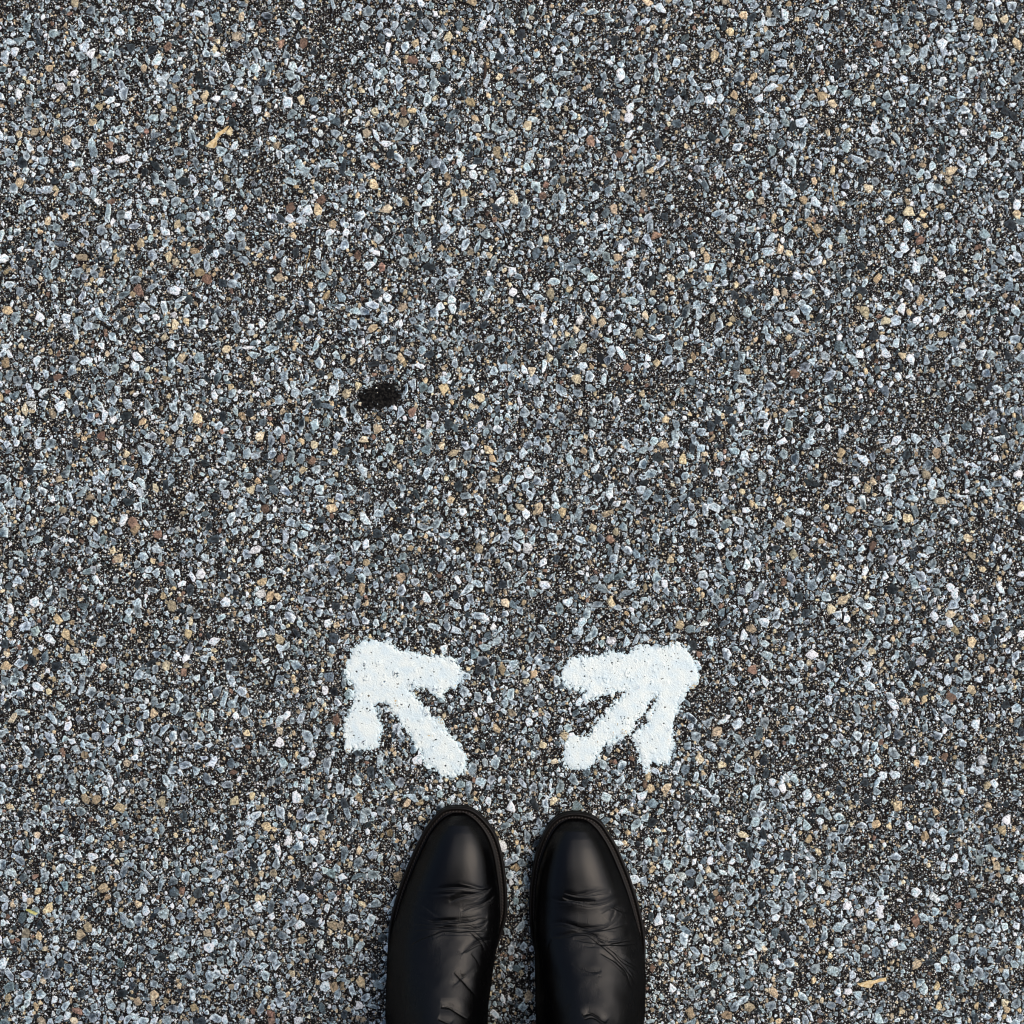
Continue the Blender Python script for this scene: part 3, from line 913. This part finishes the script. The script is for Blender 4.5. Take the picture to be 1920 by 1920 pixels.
M_SKIN = material('skin', (.45, .28, .2), .5, .4)[0]
M_HAIR = material('dark_hair', (.02, .013, .01), .5, .4)[0]
FYL, FYR = -.49, -.495                     # ankle centres
XL, XR = -.062, .066
J = [(0, -.50, .96, .13, .10), (0, -.49, 1.10, .12, .09), (0, -.475, 1.26, .14, .10), (0, -.46, 1.42, .12, .085),
     (0, -.44, 1.50, .052), (0, -.40, 1.56, .055), (0, -.35, 1.61, .075, .085), (0, -.315, 1.68, .08, .095)]
E = [(i, i + 1) for i in range(7)]
for sg in (-1, 1):
    b0 = len(J)
    J += [(sg * .09, -.50, .86, .085), (sg * .085, -.485, .48, .058), (sg * .07, FYL, .14, .036)]
    E += [(0, b0), (b0, b0 + 1), (b0 + 1, b0 + 2)]
    b0 = len(J)
    J += [(sg * .17, -.46, 1.41, .05), (sg * .235, -.43, 1.13, .040), (sg * .105, -.235, 1.165, .024, .018), (sg * .092, -.195, 1.187, .026, .016)]
    E += [(3, b0), (b0, b0 + 1), (b0 + 1, b0 + 2), (b0 + 2, b0 + 3)]
    pal = b0 + 3
    for k in range(4):                      # four fingers under the phone, then the thumb over its edge
        f0 = len(J)
        yk = -.188 + .021 * k
        ln = (.80, .95, 1.0, .9)[k]
        J += [(sg * .085, yk, 1.192 + .001 * k, .0105), (sg * (.085 - .026 * ln), yk + .004, 1.199, .0085), (sg * (.085 - .046 * ln), yk + .006, 1.203, .0075)]
        E += [(pal, f0), (f0, f0 + 1), (f0 + 1, f0 + 2)]
    f0 = len(J)
    J += [(sg * .088, -.172, 1.213, .012), (sg * .062, -.145, 1.235, .010), (sg * .042, -.122, 1.234, .0085)]
    E += [(pal, f0), (f0, f0 + 1), (f0 + 1, f0 + 2)]
person = skin('person', J, E, M_SKIN)
tag(person, 'person in black coat and trousers standing in the black boots, holding a phone', 'person')
M_COAT = cloth_material('black_wool_coat', (.010, .010, .012))
M_TROUS = cloth_material('black_trousers', (.009, .009, .011))
skin('trousers', [
    (0, -.50, .98, .145, .115), (-.095, -.50, .86, .098), (-.088, -.49, .48, .078), (-.066, -.489, .20, .070), (-.064, -.487, .12, .068),
    (.095, -.50, .86, .098), (.088, -.49, .48, .078), (.070, -.490, .20, .070), (.068, -.488, .12, .068)],
    [(0, 1), (1, 2), (2, 3), (3, 4), (0, 5), (5, 6), (6, 7), (7, 8)], M_TROUS, person)
skin('coat', [
    (0, -.495, .78, .185, .15), (0, -.495, .96, .165, .13), (0, -.485, 1.12, .15, .12), (0, -.475, 1.28, .165, .12), (0, -.46, 1.43, .14, .10), (0, -.445, 1.50, .075),
    (-.185, -.46, 1.41, .068), (-.245, -.435, 1.13, .056), (-.125, -.265, 1.155, .042), (.185, -.46, 1.41, .068), (.245, -.435, 1.13, .056), (.125, -.265, 1.155, .042)],
    [(0, 1), (1, 2), (2, 3), (3, 4), (4, 5), (4, 6), (6, 7), (7, 8), (4, 9), (9, 10), (10, 11)], M_COAT, person, root=4)
skin('hair', [(0, -.42, 1.60, .07), (0, -.38, 1.68, .095), (0, -.315, 1.74, .085)], [(0, 1), (1, 2)], M_HAIR, person)


ph_ = bpy.data.objects.new('phone', None); COL.objects.link(ph_)
ph_.location = (0, -.100, 1.2155)
bpy.context.view_layer.update()
tag(ph_, 'black phone held flat in both hands above the road', 'phone')


def slab(w_, h_, r_, z0, z1, cx_, cy_):
    c = []
    for (sx_, sy_, a0) in ((1, 1, 0), (-1, 1, 90), (-1, -1, 180), (1, -1, 270)):
        for k in range(6):
            a = R(a0 + 18 * k)
            c.append((cx_ + sx_ * (w_ / 2 - r_) + r_ * math.cos(a), cy_ + sy_ * (h_ / 2 - r_) + r_ * math.sin(a)))
    c = np.array(c)
    e = .0008
    sh = lambda d: (c - [cx_, cy_]) * [1 - d / w_ * 2, 1 - d / h_ * 2] + [cx_, cy_]
    d = min(e, (z1 - z0) / 3)
    return loft([sh(e), c, c, sh(e)], [z0, z0 + d, z1 - d, z1])


PM_ = material('black_glass_phone', (.01, .01, .012), .2, .5)[0]
v, f = slab(.074, .152, .010, 1.2155, 1.2235, 0, -.100); link('body', pyd('body', v, f, False), PM_, ph_)
v, f = slab(.068, .146, .008, 1.2236, 1.2240, 0, -.100); link('screen', pyd('screen', v, f, False), material('dark_screen', (.02, .02, .025), .08, .5)[0], ph_)
v, f = slab(.012, .012, .0059, 1.2138, 1.2154, 0, -.034); link('lens', pyd('lens', v, f, False), PM_, ph_)


# ------------------------------------------------------------------ litter on the asphalt
def leaf(name, pts_l, pts_r, z, curl, mat, label, cat, group=None, seed=0):
    """thin curled blade between two edge lines given in photo pixels"""
    r = np.random.default_rng(seed)
    a = catmull(np.array(pts_l, float), 6, closed=False); b = catmull(np.array(pts_r, float), 6, closed=False)
    n = min(len(a), len(b)); m = 7
    v = []
    for lay in (0, 1):
        for i in range(n):
            for j in range(m):
                t = j / (m - 1)
                q = a[i] * (1 - t) + b[i] * t
                hz = z + curl * (2 * t - 1) ** 2 + .0006 * math.sin(i * .7 + j) + .0012 * math.sin(math.pi * i / (n - 1))
                x, y, _ = P(q[0], q[1], 0)
                v.append((x, y, hz - .00035 * lay))
    f = []
    N = n * m
    for i in range(n - 1):
        for j in range(m - 1):
            p = i * m + j
            f.append((p, p + 1, p + m + 1, p + m)); f.append((N + p, N + p + m, N + p + m + 1, N + p + 1))
    rimv = [i * m for i in range(n)] + [(n - 1) * m + j for j in range(1, m)] + [i * m + m - 1 for i in range(n - 2, -1, -1)] + [j for j in range(m - 2, 0, -1)]
    for k in range(len(rimv)):
        p, q = rimv[k], rimv[(k + 1) % len(rimv)]
        f.append((p, q, N + q, N + p))
    me = pyd(name, v, f)
    o = link(name, me, mat)
    return tag(o, label, cat, group)


def dry_material(name, c1, c2):
    m, nt, b = material(name, c1, .7, .2)
    tc = nt.nodes.new('ShaderNodeTexCoord').outputs['Object']
    n1 = node(nt, 'ShaderNodeTexNoise', Scale=350.0, Detail=4.0)
    nt.links.new(tc, n1.inputs['Vector'])
    nt.links.new(ramp(nt, n1.outputs['Fac'], [(.35, c1), (.65, c2)]), b.inputs['Base Color'])
    return m


M_DRY = dry_material('dry_leaf_tan', (.50, .34, .14), (.90, .76, .48))
M_YEL = dry_material('yellow_bud', (.50, .48, .14), (.70, .68, .32))
M_STRAW = dry_material('straw', (.22, .14, .05), (.48, .36, .18))
leaf('dry_leaf', Z(300, 180, [(830, 370), (760, 420), (690, 470), (660, 530), (590, 580), (560, 620)], 6.4),
     Z(300, 180, [(835, 375), (800, 440), (740, 490), (700, 545), (695, 590), (665, 640)], 6.4), .0022, .0012, M_DRY,
     'tan curled dry leaf scrap, tapering to a point, high on the left side', 'dry leaf', seed=1)
leaf('dry_leaf', Z(1500, 1700, [(840, 1125), (900, 1125), (980, 1090), (1080, 1080), (1180, 1060), (1290, 1040)], 8),
     Z(1500, 1700, [(850, 1150), (930, 1185), (1040, 1190), (1100, 1130), (1180, 1110), (1280, 1100)], 8), .0022, .0008, M_DRY,
     'flat pale tan dry leaf sliver lying level, right of the right boot', 'dry leaf', seed=2)
leaf('flower_bud', Z(0, 1640, [(800, 990), (930, 1010), (1020, 1040), (1100, 1090), (1170, 1110)], 16),
     Z(0, 1640, [(800, 1020), (880, 1070), (960, 1110), (1050, 1160), (1130, 1170)], 16), .002, .001, M_YEL,
     'tiny yellow bud scrap near the left edge, left of the left boot', 'bud', seed=3)


def straw(pts, rad, label, mat=None):
    c = catmull(np.array([P(x, y, 0)[:2] for x, y in pts]), 5, closed=False)
    v, f = [], []
    n = len(c); m = 6
    for i in range(n):
        t = c[min(i + 1, n - 1)] - c[max(i - 1, 0)]; t /= np.linalg.norm(t)
        nn = np.array([-t[1], t[0]])
        rr = rad * (1 - .6 * abs(2 * i / (n - 1) - 1))
        for k in range(m):
            a = 2 * math.pi * k / m
            q = c[i] + nn * rr * math.cos(a)
            v.append((q[0], q[1], .0021 + .5 * rr * math.sin(a) + .0005 * math.sin(i)))
    for i in range(n - 1):
        for k in range(m):
            f.append((i * m + k, i * m + (k + 1) % m, (i + 1) * m + (k + 1) % m, (i + 1) * m + k))
    f.append(tuple(range(m))[::-1]); f.append(tuple((n - 1) * m + k for k in range(m)))
    tag(link('straw', pyd('straw', v, f), mat or M_STRAW), label, 'straw', 'bits of dry straw on the asphalt')


straw([(1562, 349), (1560, 358), (1561, 368), (1564, 378)], .0009, 'short bent tan straw high on the right, upper of the two side by side')
straw([(1519, 422), (1523, 431), (1528, 438), (1533, 447)], .0009, 'brownish slanting straw high on the right, just below and left of the bent one')
straw([(583, 466), (580, 480), (576, 493), (575, 506)], .0006, 'thin pale upright straw in the upper left half')
straw([(910, 118), (910, 130), (909, 142), (908, 150)], .0017, 'dark brown stub of twig near the top edge', material('dark_twig', (.035, .02, .012), .6, .3)[0])
straw([(1613, 380), (1614, 386), (1612, 394)], .0008, 'tiny orange-brown straw beside a blue-grey stone, high on the right')


# tar patch
def tar_patch(cx, cy, a, b_, ang, label):
    res = 1.5
    x0, y0, x1, y1 = cx - 50, cy - 42, cx + 50, cy + 42
    Zs = surface_raster(x0, y0, x1, y1, res)
    H, W = Zs.shape
    X, Y = np.meshgrid((np.arange(W) + .5) / res + x0 - cx, (np.arange(H) + .5) / res + y0 - cy)
    lx = X * math.cos(ang) + Y * math.sin(ang); ly = -X * math.sin(ang) + Y * math.cos(ang)
    d = 1 - np.hypot(lx / a, ly / b_) + .2 + .28 * vnoise((H, W), 14, 5) + .2 * vnoise((H, W), 5, 6) + .12 * vnoise((H, W), 2.5, 7)
    mask = d > 0
    Zp = np.maximum(box(box(Zs, 2), 1) + .0003, Zs + .00015) + .0002 * vnoise((H, W), 4, 8)
    Zc = np.pad(Zp, ((0, 1), (0, 1)), mode='edge')
    VX, VY = np.meshgrid((np.arange(W + 1) / res + x0 - 960) * PX, (960 - (np.arange(H + 1) / res + y0)) * PX)
    idx = np.arange((H + 1) * (W + 1)).reshape(H + 1, W + 1)
    q = np.stack([idx[1:, :-1], idx[1:, 1:], idx[:-1, 1:], idx[:-1, :-1]], 2)[mask]
    base = np.stack([VX, VY, Zc], 2).reshape(-1, 3)
    used = np.unique(q); remap = np.full(len(base), -1); remap[used] = np.arange(len(used))
    m, nt, bb = material('old_tar', (.018, .017, .015), .9, .1)
    tc = nt.nodes.new('ShaderNodeTexCoord').outputs['Object']
    n1 = node(nt, 'ShaderNodeTexNoise', Scale=500.0, Detail=4.0)
    nt.links.new(tc, n1.inputs['Vector'])
    nt.links.new(ramp(nt, n1.outputs['Fac'], [(.46, (.002, .002, .002)), (.74, (.035, .032, .028))]), bb.inputs['Base Color'])
    tag(link('tar_spot', mesh_tris('tar_spot', base[used], remap[q], smooth=True), m), label, 'tar spot')


tar_patch(714, 743, 34, 22, R(-18), 'small black tar spot on the asphalt, left of the middle')
